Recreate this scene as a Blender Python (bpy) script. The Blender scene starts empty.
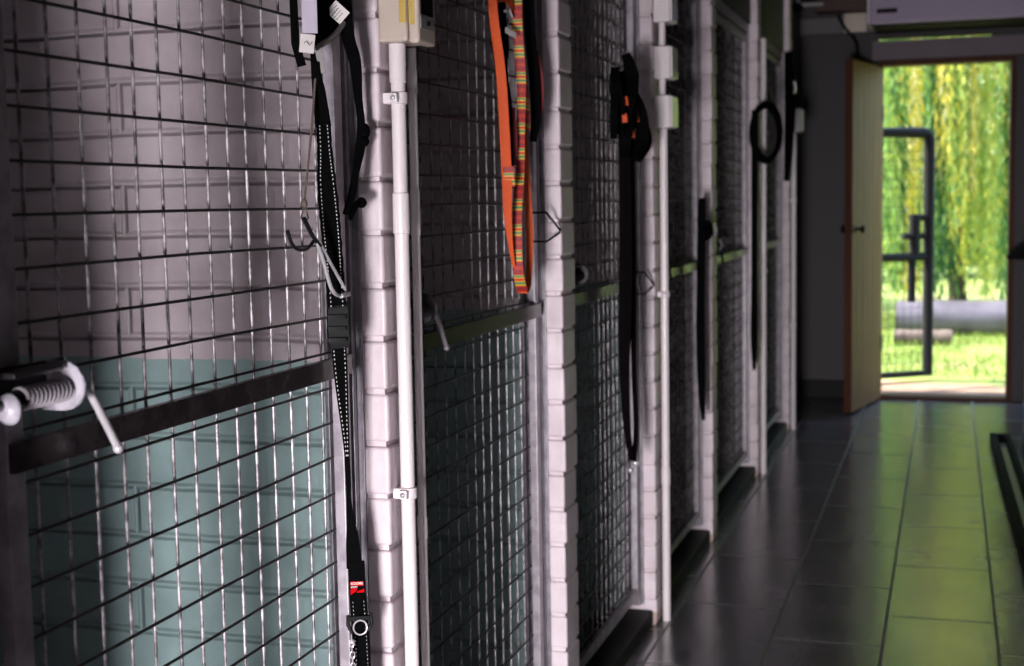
import bpy, bmesh, math, random
from mathutils import Vector, Matrix
random.seed(7)
sc = bpy.context.scene
COL = sc.collection
PI = math.pi

# ------------------------------------------------------------------ helpers
def lin(c):
    c = c / 255.0
    return c / 12.92 if c <= 0.04045 else ((c + 0.055) / 1.055) ** 2.4
def rgb(r, g, b): return (lin(r), lin(g), lin(b), 1.0)

class NT:
    def __init__(s, name):
        s.m = bpy.data.materials.new(name); s.m.use_nodes = True
        s.t = s.m.node_tree; s.p = s.t.nodes['Principled BSDF']
    def n(s, typ, **kw):
        nd = s.t.nodes.new(typ)
        for k, v in kw.items():
            if k in nd.inputs.keys(): nd.inputs[k].default_value = v
            else: setattr(nd, k, v)
        return nd
    def l(s, a, b): s.t.links.new(a, b)
    def coord(s, kind='Object'): return s.n('ShaderNodeTexCoord').outputs[kind]
    def noise(s, scale, detail=4, rough=0.55, vec=None):
        nd = s.n('ShaderNodeTexNoise'); nd.inputs['Scale'].default_value = scale
        nd.inputs['Detail'].default_value = detail; nd.inputs['Roughness'].default_value = rough
        s.l(vec if vec is not None else s.coord(), nd.inputs['Vector']); return nd.outputs['Fac']
    def ramp(s, fac, stops, interp='LINEAR'):
        nd = s.n('ShaderNodeValToRGB'); cr = nd.color_ramp; cr.interpolation = interp
        while len(cr.elements) < len(stops): cr.elements.new(0.5)
        for e, (p, c) in zip(cr.elements, stops): e.position = p; e.color = c
        s.l(fac, nd.inputs['Fac']); return nd.outputs['Color']
    def mix(s, fac, a, b, typ='MIX'):
        nd = s.n('ShaderNodeMix', data_type='RGBA', blend_type=typ)
        for sock, v in ((nd.inputs[0], fac), (nd.inputs[6], a), (nd.inputs[7], b)):
            if hasattr(v, 'links'): s.l(v, sock)
            else: sock.default_value = v
        return nd.outputs[2]
    def math(s, op, a, b=None):
        nd = s.n('ShaderNodeMath', operation=op)
        for sock, v in zip(nd.inputs, (a, b)):
            if v is None: continue
            if hasattr(v, 'links'): s.l(v, sock)
            else: sock.default_value = v
        return nd.outputs[0]
    def bump(s, h, strength=0.4, dist=0.003, prev=None):
        nd = s.n('ShaderNodeBump'); nd.inputs['Strength'].default_value = strength
        nd.inputs['Distance'].default_value = dist; s.l(h, nd.inputs['Height'])
        if prev is not None: s.l(prev, nd.inputs['Normal'])
        return nd.outputs['Normal']
    def base(s, c):
        if hasattr(c, 'links'): s.l(c, s.p.inputs['Base Color'])
        else: s.p.inputs['Base Color'].default_value = c
    def set(s, rough=None, metal=None, normal=None, spec=None):
        if rough is not None:
            if hasattr(rough, 'links'): s.l(rough, s.p.inputs['Roughness'])
            else: s.p.inputs['Roughness'].default_value = rough
        if metal is not None: s.p.inputs['Metallic'].default_value = metal
        if normal is not None: s.l(normal, s.p.inputs['Normal'])
        if spec is not None: s.p.inputs['Specular IOR Level'].default_value = spec

def simple(name, c, rough=0.5, metal=0.0, var=0.15, scale=40, bump=0.0, bscale=120, spec=None):
    t = NT(name)
    d = tuple(x * (1 - var) for x in c[:3]) + (1,)
    l_ = tuple(min(1, x * (1 + var)) for x in c[:3]) + (1,)
    t.base(t.ramp(t.noise(scale), [(0.3, d), (0.7, l_)]))
    t.set(rough, metal, t.bump(t.noise(bscale), bump, 0.002) if bump else None, spec)
    return t.m

class MB:
    """collects shapes, links them as one mesh object"""
    def __init__(s): s.b = bmesh.new()
    def box(s, x0, x1, y0, y1, z0, z1, bev=0.0, seg=2):
        r = bmesh.ops.create_cube(s.b, size=1.0)
        vs = r['verts']
        for v in vs:
            v.co = Vector(((x0 + x1) / 2 + v.co.x * (x1 - x0), (y0 + y1) / 2 + v.co.y * (y1 - y0), (z0 + z1) / 2 + v.co.z * (z1 - z0)))
        if bev > 0:
            es = list({e for v in vs for e in v.link_edges})
            bmesh.ops.bevel(s.b, geom=es, offset=bev, segments=seg, affect='EDGES', profile=0.6)
        return s
    def tube(s, pts, r, seg=10, closed=False, cap=True):
        pts = [Vector(p) for p in pts]; n = len(pts)
        rad = r if isinstance(r, (list, tuple)) else [r] * n
        rings = []; up = None
        for i, p in enumerate(pts):
            if closed: d = pts[(i + 1) % n] - pts[i - 1]
            else: d = pts[min(i + 1, n - 1)] - pts[max(i - 1, 0)]
            d.normalize()
            if up is None:
                up = Vector((0, 0, 1)) if abs(d.z) < 0.9 else Vector((1, 0, 0))
            a = up - d * up.dot(d)
            if a.length < 1e-6: a = d.orthogonal()
            a.normalize(); up = a; c = d.cross(a)
            rings.append([s.b.verts.new(p + (a * math.cos(2 * PI * k / seg) + c * math.sin(2 * PI * k / seg)) * rad[i]) for k in range(seg)])
        for i in range(n if closed else n - 1):
            A, B = rings[i], rings[(i + 1) % n]
            for k in range(seg):
                s.b.faces.new((A[k], A[(k + 1) % seg], B[(k + 1) % seg], B[k]))
        if cap and not closed:
            s.b.faces.new(list(reversed(rings[0]))); s.b.faces.new(rings[-1])
        return s
    def strap(s, pts, wdir, th=0.0022, cup=0.0):
        """pts: (x,y,z,width[,wdir]); a flat webbing strap"""
        P = [Vector(p[:3]) for p in pts]; n = len(P); rings = []
        for i in range(n):
            w = Vector(pts[i][4]) if len(pts[i]) > 4 else Vector(wdir)
            d = (P[min(i + 1, n - 1)] - P[max(i - 1, 0)]).normalized()
            w = (w - d * w.dot(d)).normalized(); nn = d.cross(w).normalized()
            hw = pts[i][3] / 2; row = []
            for (a, b) in ((-1, -1), (-0.9, -1.0), (0.9, -1.0), (1, -1), (1, 1), (0.9, 1.0), (-0.9, 1.0), (-1, 1)):
                bb = b * (0.55 if abs(a) == 1 else 1)
                row.append(s.b.verts.new(P[i] + w * hw * a + nn * th * bb * 0.5))
            rings.append(row)
        for i in range(n - 1):
            A, B = rings[i], rings[i + 1]
            for k in range(8): s.b.faces.new((A[k], A[(k + 1) % 8], B[(k + 1) % 8], B[k]))
        s.b.faces.new(list(reversed(rings[0]))); s.b.faces.new(rings[-1])
        return s
    def lathe(s, prof, axis_o, axis_d, seg=24):
        """prof: (radius, along)"""
        o = Vector(axis_o); d = Vector(axis_d).normalized(); a = d.orthogonal().normalized(); c = d.cross(a)
        rings = [[s.b.verts.new(o + d * t + (a * math.cos(2 * PI * k / seg) + c * math.sin(2 * PI * k / seg)) * max(r, 1e-5)) for k in range(seg)] for r, t in prof]
        for A, B in zip(rings, rings[1:]):
            for k in range(seg): s.b.faces.new((A[k], A[(k + 1) % seg], B[(k + 1) % seg], B[k]))
        s.b.faces.new(list(reversed(rings[0]))); s.b.faces.new(rings[-1])
        return s
    def prism(s, poly, axis, t0, t1, bev=0.0):
        """poly of 2-D points extruded along axis ('x': (y,z), 'y': (x,z), 'z': (x,y))"""
        def P(a, b, t): return Vector((t, a, b)) if axis == 'x' else Vector((a, t, b)) if axis == 'y' else Vector((a, b, t))
        A = [s.b.verts.new(P(a, b, t0)) for a, b in poly]; B = [s.b.verts.new(P(a, b, t1)) for a, b in poly]
        fs = [s.b.faces.new(A), s.b.faces.new(list(reversed(B)))]
        for i in range(len(poly)):
            j = (i + 1) % len(poly); fs.append(s.b.faces.new((A[i], B[i], B[j], A[j])))
        if bev:
            es = list(set(fs[0].edges) | set(fs[1].edges))
            bmesh.ops.bevel(s.b, geom=es, offset=bev, segments=2, affect='EDGES')
        return s
    def ball(s, c, r, sx=1, sy=1, sz=1, sub=2):
        q = bmesh.ops.create_icosphere(s.b, subdivisions=sub, radius=1)
        for v in q['verts']: v.co = Vector((c[0] + v.co.x * r * sx, c[1] + v.co.y * r * sy, c[2] + v.co.z * r * sz))
        return s
    def build(s, name, mat, parent=None, smooth=True):
        bmesh.ops.recalc_face_normals(s.b, faces=s.b.faces)
        me = bpy.data.meshes.new(name); s.b.to_mesh(me); s.b.free()
        me.materials.append(mat)
        if smooth:
            for p in me.polygons: p.use_smooth = True
            try: me.set_sharp_from_angle(angle=math.radians(38))
            except Exception: pass
        o = bpy.data.objects.new(name, me); COL.objects.link(o)
        if smooth:
            wn = o.modifiers.new('weighted', 'WEIGHTED_NORMAL'); wn.keep_sharp = True; wn.weight = 80
        if parent is not None:
            o.parent = parent
            o.matrix_parent_inverse = Matrix.Translation(-world_loc(parent))
        return o

def world_loc(o):
    v = Vector((0, 0, 0))
    if o.type == 'EMPTY': return Vector(o.location)
    return v
def tag(o, label=None, cat=None, group=None, kind=None):
    if label: o['label'] = label
    if cat: o['category'] = cat
    if group: o['group'] = group
    if kind: o['kind'] = kind
    return o
def thing(name, loc, label, cat, group=None):
    o = bpy.data.objects.new(name, None); o.empty_display_size = 0.05
    COL.objects.link(o); o.location = loc
    return tag(o, label, cat, group)
def struct(name, mb, mat, smooth=True):
    o = mb.build(name, mat, None, smooth); o['kind'] = 'structure'; return o
def copy_tree(o, loc, parent=None):
    c = o.copy(); COL.objects.link(c)
    if parent is None: c.location = loc
    else: c.parent = parent
    for ch in list(o.children): copy_tree(ch, None, c)
    return c
def smooth_path(pts, n=6):
    """Catmull-Rom through tuples of floats"""
    out = []; m = len(pts)
    for i in range(m - 1):
        p0 = pts[max(i - 1, 0)]; p1 = pts[i]; p2 = pts[i + 1]; p3 = pts[min(i + 2, m - 1)]
        for k in range(n):
            t = k / n
            out.append(tuple(0.5 * (2 * b + (c - a) * t + (2 * a - 5 * b + 4 * c - d) * t * t + (3 * b - a - 3 * c + d) * t ** 3) for a, b, c, d in zip(p0, p1, p2, p3)))
    out.append(tuple(pts[-1])); return out
def text_part(name, body, size, mat, parent, origin, right, up, shear=0.0):
    cu = bpy.data.curves.new(name, 'FONT'); cu.body = body; cu.size = size; cu.extrude = 0.0001
    cu.align_x = 'CENTER'; cu.align_y = 'CENTER'; cu.shear = shear; cu.offset = size * 0.02
    tmp = bpy.data.objects.new('tmp_text', cu); COL.objects.link(tmp)
    dg = bpy.context.evaluated_depsgraph_get(); dg.update()
    me = bpy.data.meshes.new_from_object(tmp.evaluated_get(dg)); bpy.data.objects.remove(tmp)
    r = Vector(right).normalized(); u = Vector(up); u = (u - r * u.dot(r)).normalized(); n = r.cross(u)
    M = Matrix(((r.x, u.x, n.x, origin[0]), (r.y, u.y, n.y, origin[1]), (r.z, u.z, n.z, origin[2]), (0, 0, 0, 1)))
    me.transform(M); me.materials.clear(); me.materials.append(mat)
    o = bpy.data.objects.new(name, me); COL.objects.link(o); o.parent = parent
    o.matrix_parent_inverse = Matrix.Translation(-world_loc(parent))
    return o

# ------------------------------------------------------------------ materials
def brick_paint(name, teal, dark=False):
    """painted common brick: courses 78 mm, joints as soft grooves"""
    t = NT(name)
    geo = t.n('ShaderNodeNewGeometry').outputs['Position']
    sep = t.n('ShaderNodeSeparateXYZ'); t.l(geo, sep.inputs[0])
    comb = t.n('ShaderNodeCombineXYZ')
    hor = t.math('ADD', sep.outputs['X'], sep.outputs['Y'])
    wob = t.math('MULTIPLY', t.math('SUBTRACT', t.noise(3.0, 2, vec=geo), 0.5), 0.012)
    t.l(hor, comb.inputs['X']); t.l(t.math('ADD', sep.outputs['Z'], wob), comb.inputs['Y'])
    bt = t.n('ShaderNodeTexBrick'); t.l(comb.outputs[0], bt.inputs['Vector'])
    bt.inputs['Scale'].default_value = 1; bt.inputs['Brick Width'].default_value = 0.68
    bt.inputs['Row Height'].default_value = 0.0785; bt.inputs['Mortar Size'].default_value = 0.008
    bt.inputs['Mortar Smooth'].default_value = 0.9
    bt.inputs['Color1'].default_value = (1, 1, 1, 1); bt.inputs['Color2'].default_value = (0.82, 0.82, 0.82, 1)
    bt.inputs['Mortar'].default_value = (0.2, 0.2, 0.2, 1)
    white = t.ramp(t.noise(9, 5, vec=geo), [(0.3, rgb(192, 176, 182)), (0.65, rgb(218, 204, 210))])
    if teal:
        tl = t.ramp(t.noise(11, 5, vec=geo), [(0.3, rgb(142, 164, 165)), (0.7, rgb(162, 188, 188))])
        zz = t.math('ADD', sep.outputs['Z'], t.math('MULTIPLY', t.math('SUBTRACT', t.noise(30, 2, vec=geo), 0.5), 0.01))
        col = t.mix(t.math('GREATER_THAN', zz, 0.987), tl, white)
    else:
        st = t.ramp(t.noise(26, 4, vec=geo), [(0.42, (0, 0, 0, 1)), (0.6, (1, 1, 1, 1))])
        low = t.math('MULTIPLY', t.math('LESS_THAN', t.math('ADD', sep.outputs['Z'], t.math('MULTIPLY', t.noise(40, 3, vec=geo), 0.05)), 0.058), 0.6)
        col = t.mix(low, white, rgb(140, 104, 66))
        chip = t.ramp(t.noise(70, 3, vec=geo), [(0.70, (0, 0, 0, 1)), (0.74, (1, 1, 1, 1))])
        col = t.mix(t.math('MULTIPLY', chip, 0.5), col, rgb(96, 80, 74))
    col = t.mix(t.math('MULTIPLY', t.ramp(t.noise(2.2, 5, vec=geo), [(0.5, (0, 0, 0, 1)), (0.75, (1, 1, 1, 1))]), 0.18), col, rgb(90, 80, 70))
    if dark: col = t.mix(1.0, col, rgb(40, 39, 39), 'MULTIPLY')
    t.base(col)
    b1 = t.bump(bt.outputs['Color'], 1.0, 0.009) if teal else None
    b2 = t.bump(t.noise(45, 5, vec=geo), 0.45, 0.004, b1)
    b3 = t.bump(t.noise(220, 3, vec=geo), 0.25, 0.0012, b2)
    t.set(0.4 if not dark else 0.6, 0, b3, 0.1 if dark else 0.5)
    return t.m

M_part = brick_paint('teal_and_white_painted_brick', True)
M_part_shade = brick_paint('shade_darkened_brick', True, True)  # far partitions: gloom of the unlit kennels put into the brick colour
M_pier = brick_paint('white_painted_brick', False)

def tiles():
    t = NT('dark_floor_tiles')
    geo = t.n('ShaderNodeNewGeometry').outputs['Position']
    sep = t.n('ShaderNodeSeparateXYZ'); t.l(geo, sep.inputs[0])
    comb = t.n('ShaderNodeCombineXYZ')
    t.l(t.math('ADD', sep.outputs['Y'], 20.0 + 0.155), comb.inputs['X'])
    t.l(t.math('ADD', sep.outputs['X'], 0.161 + 0.299 * 40), comb.inputs['Y'])
    bt = t.n('ShaderNodeTexBrick'); t.l(comb.outputs[0], bt.inputs['Vector'])
    bt.inputs['Scale'].default_value = 1; bt.inputs['Brick Width'].default_value = 0.585
    bt.inputs['Row Height'].default_value = 0.299; bt.inputs['Mortar Size'].default_value = 0.0045
    bt.inputs['Mortar Smooth'].default_value = 0.15; bt.inputs['Bias'].default_value = 0.0
    bt.inputs['Color1'].default_value = rgb(118, 115, 122); bt.inputs['Color2'].default_value = rgb(102, 100, 107)
    bt.inputs['Mortar'].default_value = rgb(70, 68, 60)
    cl = t.ramp(t.noise(3.2, 6, 0.65, vec=geo), [(0.35, (0.55, 0.55, 0.56, 1)), (0.7, (1.25, 1.22, 1.2, 1))])
    t.base(t.mix(1.0, bt.outputs['Color'], cl, 'MULTIPLY'))
    inv = t.math('SUBTRACT', 1.0, bt.outputs['Fac'])
    b1 = t.bump(inv, 0.9, 0.003)
    mp = t.n('ShaderNodeMapping'); mp.inputs['Scale'].default_value = (7, 2.5, 1); mp.inputs['Rotation'].default_value = (0, 0, 0.5); t.l(geo, mp.inputs['Vector'])
    b2 = t.bump(t.noise(1.6, 5, 0.6, vec=mp.outputs[0]), 0.25, 0.006, b1)
    r = t.math('ADD', t.math('MULTIPLY', t.noise(6, 5, vec=geo), 0.12), 0.15)
    t.set(t.math('ADD', r, t.math('MULTIPLY', bt.outputs['Fac'], 0.4)), 0, b2)
    t.p.inputs['IOR'].default_value = 3.2
    return t.m
M_floor = tiles()

def wood(name, a, b, sc_=(30, 30, 2.2)):
    t = NT(name); mp = t.n('ShaderNodeMapping'); mp.inputs['Scale'].default_value = sc_
    t.l(t.coord(), mp.inputs['Vector'])
    f = t.noise(1.0, 5, 0.6, vec=mp.outputs[0])
    t.base(t.ramp(f, [(0.3, a), (0.7, b)])); t.set(0.6, 0, t.bump(f, 0.3, 0.002), 0.2); return t.m
M_pine = wood('varnished_pine', rgb(98, 64, 14), rgb(134, 92, 26))
M_pine_edge = wood('red_brown_timber', rgb(60, 30, 16), rgb(84, 44, 24))
M_brownbox = simple('red_brown_paint', rgb(60, 32, 22), 0.6, 0, 0.2)

def steel(name, dark, light, thr=0.5, rough=0.42, metal=0.55, scale=28):
    t = NT(name); geo = t.n('ShaderNodeNewGeometry').outputs['Position']
    f = t.noise(scale, 4, 0.6, vec=geo)
    t.base(t.ramp(f, [(thr - 0.1, dark), (thr + 0.1, light)])); t.set(rough, metal, t.bump(t.noise(300, 3, vec=geo), 0.3, 0.0006)); return t.m
M_wire_v = steel('galvanised_wire', rgb(84, 77, 80), rgb(176, 168, 173), 0.5, 0.42, 0.25, 55)
M_wire_h = steel('dark_wire', rgb(26, 22, 24), rgb(52, 46, 48), 0.5, 0.5, 0.4, 60)
M_frame = steel('grey_painted_steel', rgb(138, 130, 138), rgb(168, 160, 168), 0.5, 0.38, 0.15)
M_midbar = steel('dark_bar_steel', rgb(50, 44, 48), rgb(68, 60, 62), 0.5, 0.24, 0.3)
M_jamb = steel('jamb_steel', rgb(112, 106, 114), rgb(140, 134, 142), 0.5, 0.36, 0.2)
M_zinc = steel('zinc_plate', rgb(150, 144, 154), rgb(190, 184, 194), 0.5, 0.35, 0.3)
M_chrome = simple('bright_steel', rgb(206, 200, 205), 0.25, 0.4, 0.1)
M_spring = simple('spring_steel', rgb(176, 168, 176), 0.3, 0.25, 0.1)
M_zinc_shade = simple('shade_darkened_zinc', rgb(92, 88, 92), 0.45, 0.3, 0.15)
M_darksteel = simple('dark_steel', rgb(40, 37, 40), 0.4, 0.6, 0.2)
M_black = simple('black_webbing', rgb(7, 7, 8), 0.85, 0, 0.4, 300, 0.4, 700, 0.03)
M_blackplastic = simple('black_plastic', rgb(8, 8, 9), 0.45, 0, 0.2, spec=0.12)
M_mesh_fabric = simple('black_mesh_fabric', rgb(6, 6, 7), 0.9, 0, 0.4, 400, 0.4, 800, 0.02)
M_stitch = simple('reflective_white_thread', rgb(205, 202, 200), 0.5, 0, 0.05)
M_piping = simple('grey_piping', rgb(128, 122, 122), 0.55, 0, 0.1)
M_lilac = simple('lilac_reflective_band', rgb(186, 176, 192), 0.4, 0, 0.06)
M_label = simple('white_label', rgb(222, 214, 212), 0.6, 0, 0.05)
M_print = simple('label_print', rgb(48, 44, 46), 0.7, 0, 0.1)
M_red = simple('red_label', rgb(176, 8, 16), 0.8, 0, 0.06, spec=0.05)
M_redfab = simple('red_lining', rgb(120, 22, 28), 0.7, 0, 0.1)
M_orange = simple('orange_webbing', rgb(204, 76, 16), 0.7, 0, 0.08, 200, 0.3, 600)
M_cord = simple('tan_cord', rgb(96, 82, 76), 0.8, 0, 0.3, 400)
M_pvc = simple('cream_white_pvc', rgb(222, 212, 214), 0.28, 0, 0.05, 8)
M_lid = simple('glossy_white_lid', rgb(216, 210, 208), 0.12, 0, 0.03, 8)
M_pvc_old = simple('aged_cream_plastic', rgb(196, 180, 168), 0.35, 0, 0.06, 8)
M_yellow = simple('yellowed_plastic', rgb(186, 158, 84), 0.4, 0, 0.12, 14)
M_glassdark = simple('dark_window_plastic', rgb(16, 18, 18), 0.08, 0, 0.1)
M_greyplastic = simple('grey_plastic', rgb(140, 136, 138), 0.35, 0, 0.06)
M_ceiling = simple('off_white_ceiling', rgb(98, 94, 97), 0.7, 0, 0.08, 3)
M_wallwhite = simple('dull_white_wall', rgb(128, 120, 124), 0.6, 0, 0.1, 4, 0.3, 40)
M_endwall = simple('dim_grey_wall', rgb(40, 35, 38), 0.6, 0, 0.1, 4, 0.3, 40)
M_lintel = simple('lilac_grey_lintel', rgb(104, 92, 100), 0.6, 0, 0.08, 4)
M_entry = simple('dark_grey_plaster', rgb(70, 66, 68), 0.8, 0, 0.1, 4)
M_kerb = simple('concrete_kerb', rgb(30, 29, 27), 0.6, 0, 0.2, 14, 0.3, 60, spec=0.2)
M_skirt = simple('dark_skirting', rgb(14, 13, 14), 0.5, 0, 0.15, spec=0.1)
M_unit = simple('lilac_grey_enamel', rgb(158, 142, 168), 0.35, 0, 0.04, 3)
M_slot = simple('dark_slot', rgb(26, 20, 28), 0.7, spec=0.1)
M_blue = simple('dark_blue_board', rgb(24, 40, 66), 0.45)
M_trough = simple('black_iron', rgb(12, 12, 13), 0.7, 0, 0.2, spec=0.1)
M_troughbed = simple('galvanised_bed', rgb(158, 156, 160), 0.28, 0.6, 0.1, 12)
M_gateblack = simple('black_painted_iron', rgb(12, 13, 19), 0.55, 0, 0.3, 30, spec=0.2)

def stripe_mat(name, bg1, bg2):
    t = NT(name)
    geo = t.n('ShaderNodeNewGeometry').outputs['Position']
    sep = t.n('ShaderNodeSeparateXYZ'); t.l(geo, sep.inputs[0])
    f = t.math('FRACT', t.math('MULTIPLY', sep.outputs['Z'], 1 / 0.049))
    R, Y, G, O = rgb(168, 30, 26), rgb(214, 158, 44), rgb(44, 132, 92), rgb(190, 76, 40)
    t.base(t.ramp(f, [(0.0, R), (0.10, bg2), (0.16, R), (0.24, bg1), (0.30, R), (0.38, bg2), (0.46, R), (0.54, Y), (0.62, G), (0.70, Y), (0.76, rgb(196, 40, 30)), (0.84, Y), (0.91, G), (0.97, Y)], 'CONSTANT'))
    t.set(0.6, 0, t.bump(t.noise(500, 2, vec=geo), 0.3, 0.001)); return t.m
M_stripe = stripe_mat('striped_webbing', rgb(182, 60, 34), rgb(122, 38, 46))

# ------------------------------------------------------------------ camera
H = 1.22; F = 1400.0
def cam_matrix():
    v = Vector((950 - 512, 333 - 194, -F)).normalized()     # corridor axis (+Y) in camera space
    t = Vector((1, 0.0172, 0)); u = v.cross(t).normalized()
    if u.y < 0: u = -u
    x = v.cross(u)
    return Matrix(((x.x, x.y, x.z), (v.x, v.y, v.z), (u.x, u.y, u.z)))   # rows: world axes -> world = R @ cam
cd = bpy.data.cameras.new('camera'); cam = bpy.data.objects.new('camera', cd); COL.objects.link(cam)
cam.matrix_world = Matrix.Translation((0, 0, H)) @ cam_matrix().to_4x4()
cd.sensor_width = 36; cd.lens = F / 1024 * 36; cd.clip_start = 0.02; cd.clip_end = 300
cd.dof.use_dof = True; cd.dof.focus_distance = 1.95; cd.dof.aperture_fstop = 6.5
sc.camera = cam

# ------------------------------------------------------------------ setting
PY = [0.917, 1.90, 2.89, 3.87, 4.88, 6.10, 7.35]; PT = 0.105
CEIL = 2.36; YE = 8.62; XR = 0.42; XB = -2.5
struct('floor', MB().box(XB - .1, 1.4, -2.4, YE + .02, -0.1, 0), M_floor, False)
struct('ceiling', MB().box(XB - .2, 1.5, -2.5, YE + .3, CEIL, CEIL + .15), M_ceiling, False)
struct('wall_far_left', MB().box(XB - .12, XB, -2.4, YE + .12, 0, CEIL), M_part, False)
# end wall with the doorway and a narrow slit over its lintel
DL, DR, DT = -0.385, 0.325, 1.975
w = MB(); w.box(XB, DL - .03, YE, YE + .12, 0, CEIL); w.box(DR + .03, XR + .25, YE, YE + .12, 0, CEIL)
w.box(DL - .03, DR + .03, YE, YE + .12, DT + .03, 2.122); w.box(DL - .03, DR + .03, YE, YE + .12, 2.139, CEIL)
w.box(.22, DR + .03, YE, YE + .12, 2.122, 2.139)
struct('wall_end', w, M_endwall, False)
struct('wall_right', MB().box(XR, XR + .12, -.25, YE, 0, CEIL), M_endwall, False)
XE = 1.0
w = MB(); w.box(XR + .12, XE + .1, -.25, -.15, 0, CEIL)
w.box(XE, XE + .1, -2.4, -.25, 0, CEIL)
struct('wall_entry_room', w, M_entry, False)
w = MB(); w.box(-1.10, -.91, -2.4, .5, 0, CEIL); w.box(-.91, -.855, -2.4, .5, 0, 1.02); struct('shading_wall_left', w, M_entry, False)  # out of view; wall end and low ledge shaped to shade the first kennel
struct('wall_return', MB().box(XB, -1.10, .4, .5, 0, CEIL), M_entry, False)
# wall behind the camera with a wide glazed opening
WX0, WX1, WZ0, WZ1 = -0.56, 0.10, 0.02, 1.25
w = MB(); w.box(-1.10, WX0, -2.5, -2.4, 0, CEIL); w.box(WX1, 1.4, -2.5, -2.4, 0, CEIL)
w.box(WX0, WX1, -2.5, -2.4, 0, WZ0); w.box(WX0, WX1, -2.5, -2.4, WZ1, CEIL)
struct('wall_back', w, M_entry, False)
w = MB(); w.box(WX0, WX0 + .05, -2.48, -2.4, WZ0, WZ1); w.box(WX1 - .05, WX1, -2.48, -2.4, WZ0, WZ1)
w.box(WX0, WX1, -2.48, -2.4, WZ0, WZ0 + .05); w.box(WX0, WX1, -2.48, -2.4, WZ1 - .05, WZ1); struct('window_1', w, M_frame, False)
struct('added_shade_wall', MB().box(-.93, XE, -.86, -.78, .92, CEIL), M_entry, False)  # unseen wall over a low opening, added to dim light on upper surfaces
# left corridor wall between the last pier and the end wall
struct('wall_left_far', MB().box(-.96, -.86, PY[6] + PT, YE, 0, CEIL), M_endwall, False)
struct('baseboard_end', MB().box(-.86, DL - .05, YE - .02, YE, 0, .11, .004), M_skirt, False)
struct('baseboard_left', MB().box(-.86, -.845, PY[6] + PT, YE - .02, 0, .11, .004), M_skirt, False)
struct('trim_1', MB().box(-.86, DL - .02, YE - .05, YE, 2.17, 2.27, .01), M_ceiling)

# partitions and piers
for i, y in enumerate(PY):
    if i: struct('wall_partition', MB().box(XB, -.885, y + .003, y + PT - .003, 0, CEIL), M_part if i < 4 else M_part_shade, False)
    m = MB(); rnd = random.Random(i)
    fx = -.79 if i else -.805
    m.box(-.89, fx - .0055, y + .0055, y + PT - .0055, 0, CEIL)
    z = 0.0; zo = 0.004 * rnd.random()
    while z < CEIL - .02:
        h = 0.0785; z1 = min(z + h, CEIL)
        j = lambda: rnd.uniform(-.0018, .0018)
        m.box(-.89, fx + j(), y + j(), y + PT + j(), z + .003 + abs(j()), z1 - .003, .006, 3)
        z = z1
    struct('wall_pier', m, M_pier, True)

# kerbs, jambs, headers
for g in range(1, 7):
    y0 = PY[g - 1] + PT; y1 = PY[g]
    struct('threshold_kerb', MB().box(-.92, -.80, y0, y1, 0, .045, .008), M_kerb)
    m = MB()
    for (a, b) in ((y0, y0 + .034), (y1 - .034, y1)):
        lo, hi = (a, a + .006) if a == y0 else (b - .006, b)
        m.box(-.874, -.826, lo, hi, .06, 1.94, .0015); 
        m.box(-.874, -.868, a, b, .06, 1.94, .0015)
        mid0, mid1 = (a + .010, a + .022) if a == y0 else (b - .022, b - .010)
        m.box(-.868, -.834, mid0, mid1, .06, 1.94, .002)
    m.box(-.874, -.826, y0, y1, 1.915, 1.955, .002)
    struct('trim_%d' % (g + 1), m, M_jamb)
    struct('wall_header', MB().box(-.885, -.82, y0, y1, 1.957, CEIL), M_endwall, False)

# ------------------------------------------------------------------ kennel gates
SP = 0.0508
def make_latch(parent, y0, zinc, spring, bright):
    """spring bolt: base plate, spring, round knob, D shaped tab, bent handle rod"""
    yb = y0 + .018; z = 1.052
    m = MB(); m.box(-.833, -.826, yb, yb + .112, z - .020, z + .024, .002)
    m.box(-.826, -.800, yb, yb + .075, z + .016, z + .022, .002)
    b = m.build('latch', M_darksteel, parent)
    # D-shaped tab standing out from the gate, flat side on the gate
    pts = [(-.834, z - .024), (-.808, z - .024)]
    for k in range(9):
        a = -PI / 2 + PI * k / 8; pts.append((-.808 + .0235 * math.cos(a), z + .024 * math.sin(a)))
    pts.append((-.834, z + .024))
    def sub(mb, name, mat):
        o = mb.build(name, mat, None); o.parent = b; return o
    o = sub(MB().prism(pts, 'y', yb + .082, yb + .087, .001), 'tab', zinc)
    o.matrix_parent_inverse = b.matrix_parent_inverse.inverted() @ Matrix.Translation(-world_loc(parent)) if False else Matrix.Identity(4)
    n = 150; turns = 11; sp = []
    for k in range(n + 1):
        t = k / n; a = 2 * PI * turns * t
        sp.append((-.804 + .0096 * math.cos(a), yb + .010 + .070 * t, z - .003 + .0096 * math.sin(a)))
    sub(MB().tube(sp, .0021, 6), 'spring', spring)
    sub(MB().tube([(-.806, yb - .022, z - .006), (-.806, yb + .10, z - .003)], .0050, 10), 'bolt', M_darksteel)
    sub(MB().lathe([(.0, -.006), (.009, -.005), (.013, -.001), (.0145, .003), (.013, .006), (.006, .008)], (-.804, yb - .008, z - .010), (.25, 1, 0)), 'knob', zinc)
    m = MB(); hp = smooth_path([(-.806, yb + .10, z - .003), (-.800, yb + .113, z - .012), (-.797, yb + .125, z - .032), (-.795, yb + .150, z - .072)], 5)
    m.tube(hp, .0042, 10); m.ball(hp[-1], .0056)
    sub(m, 'handle', bright)
    return b

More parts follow.
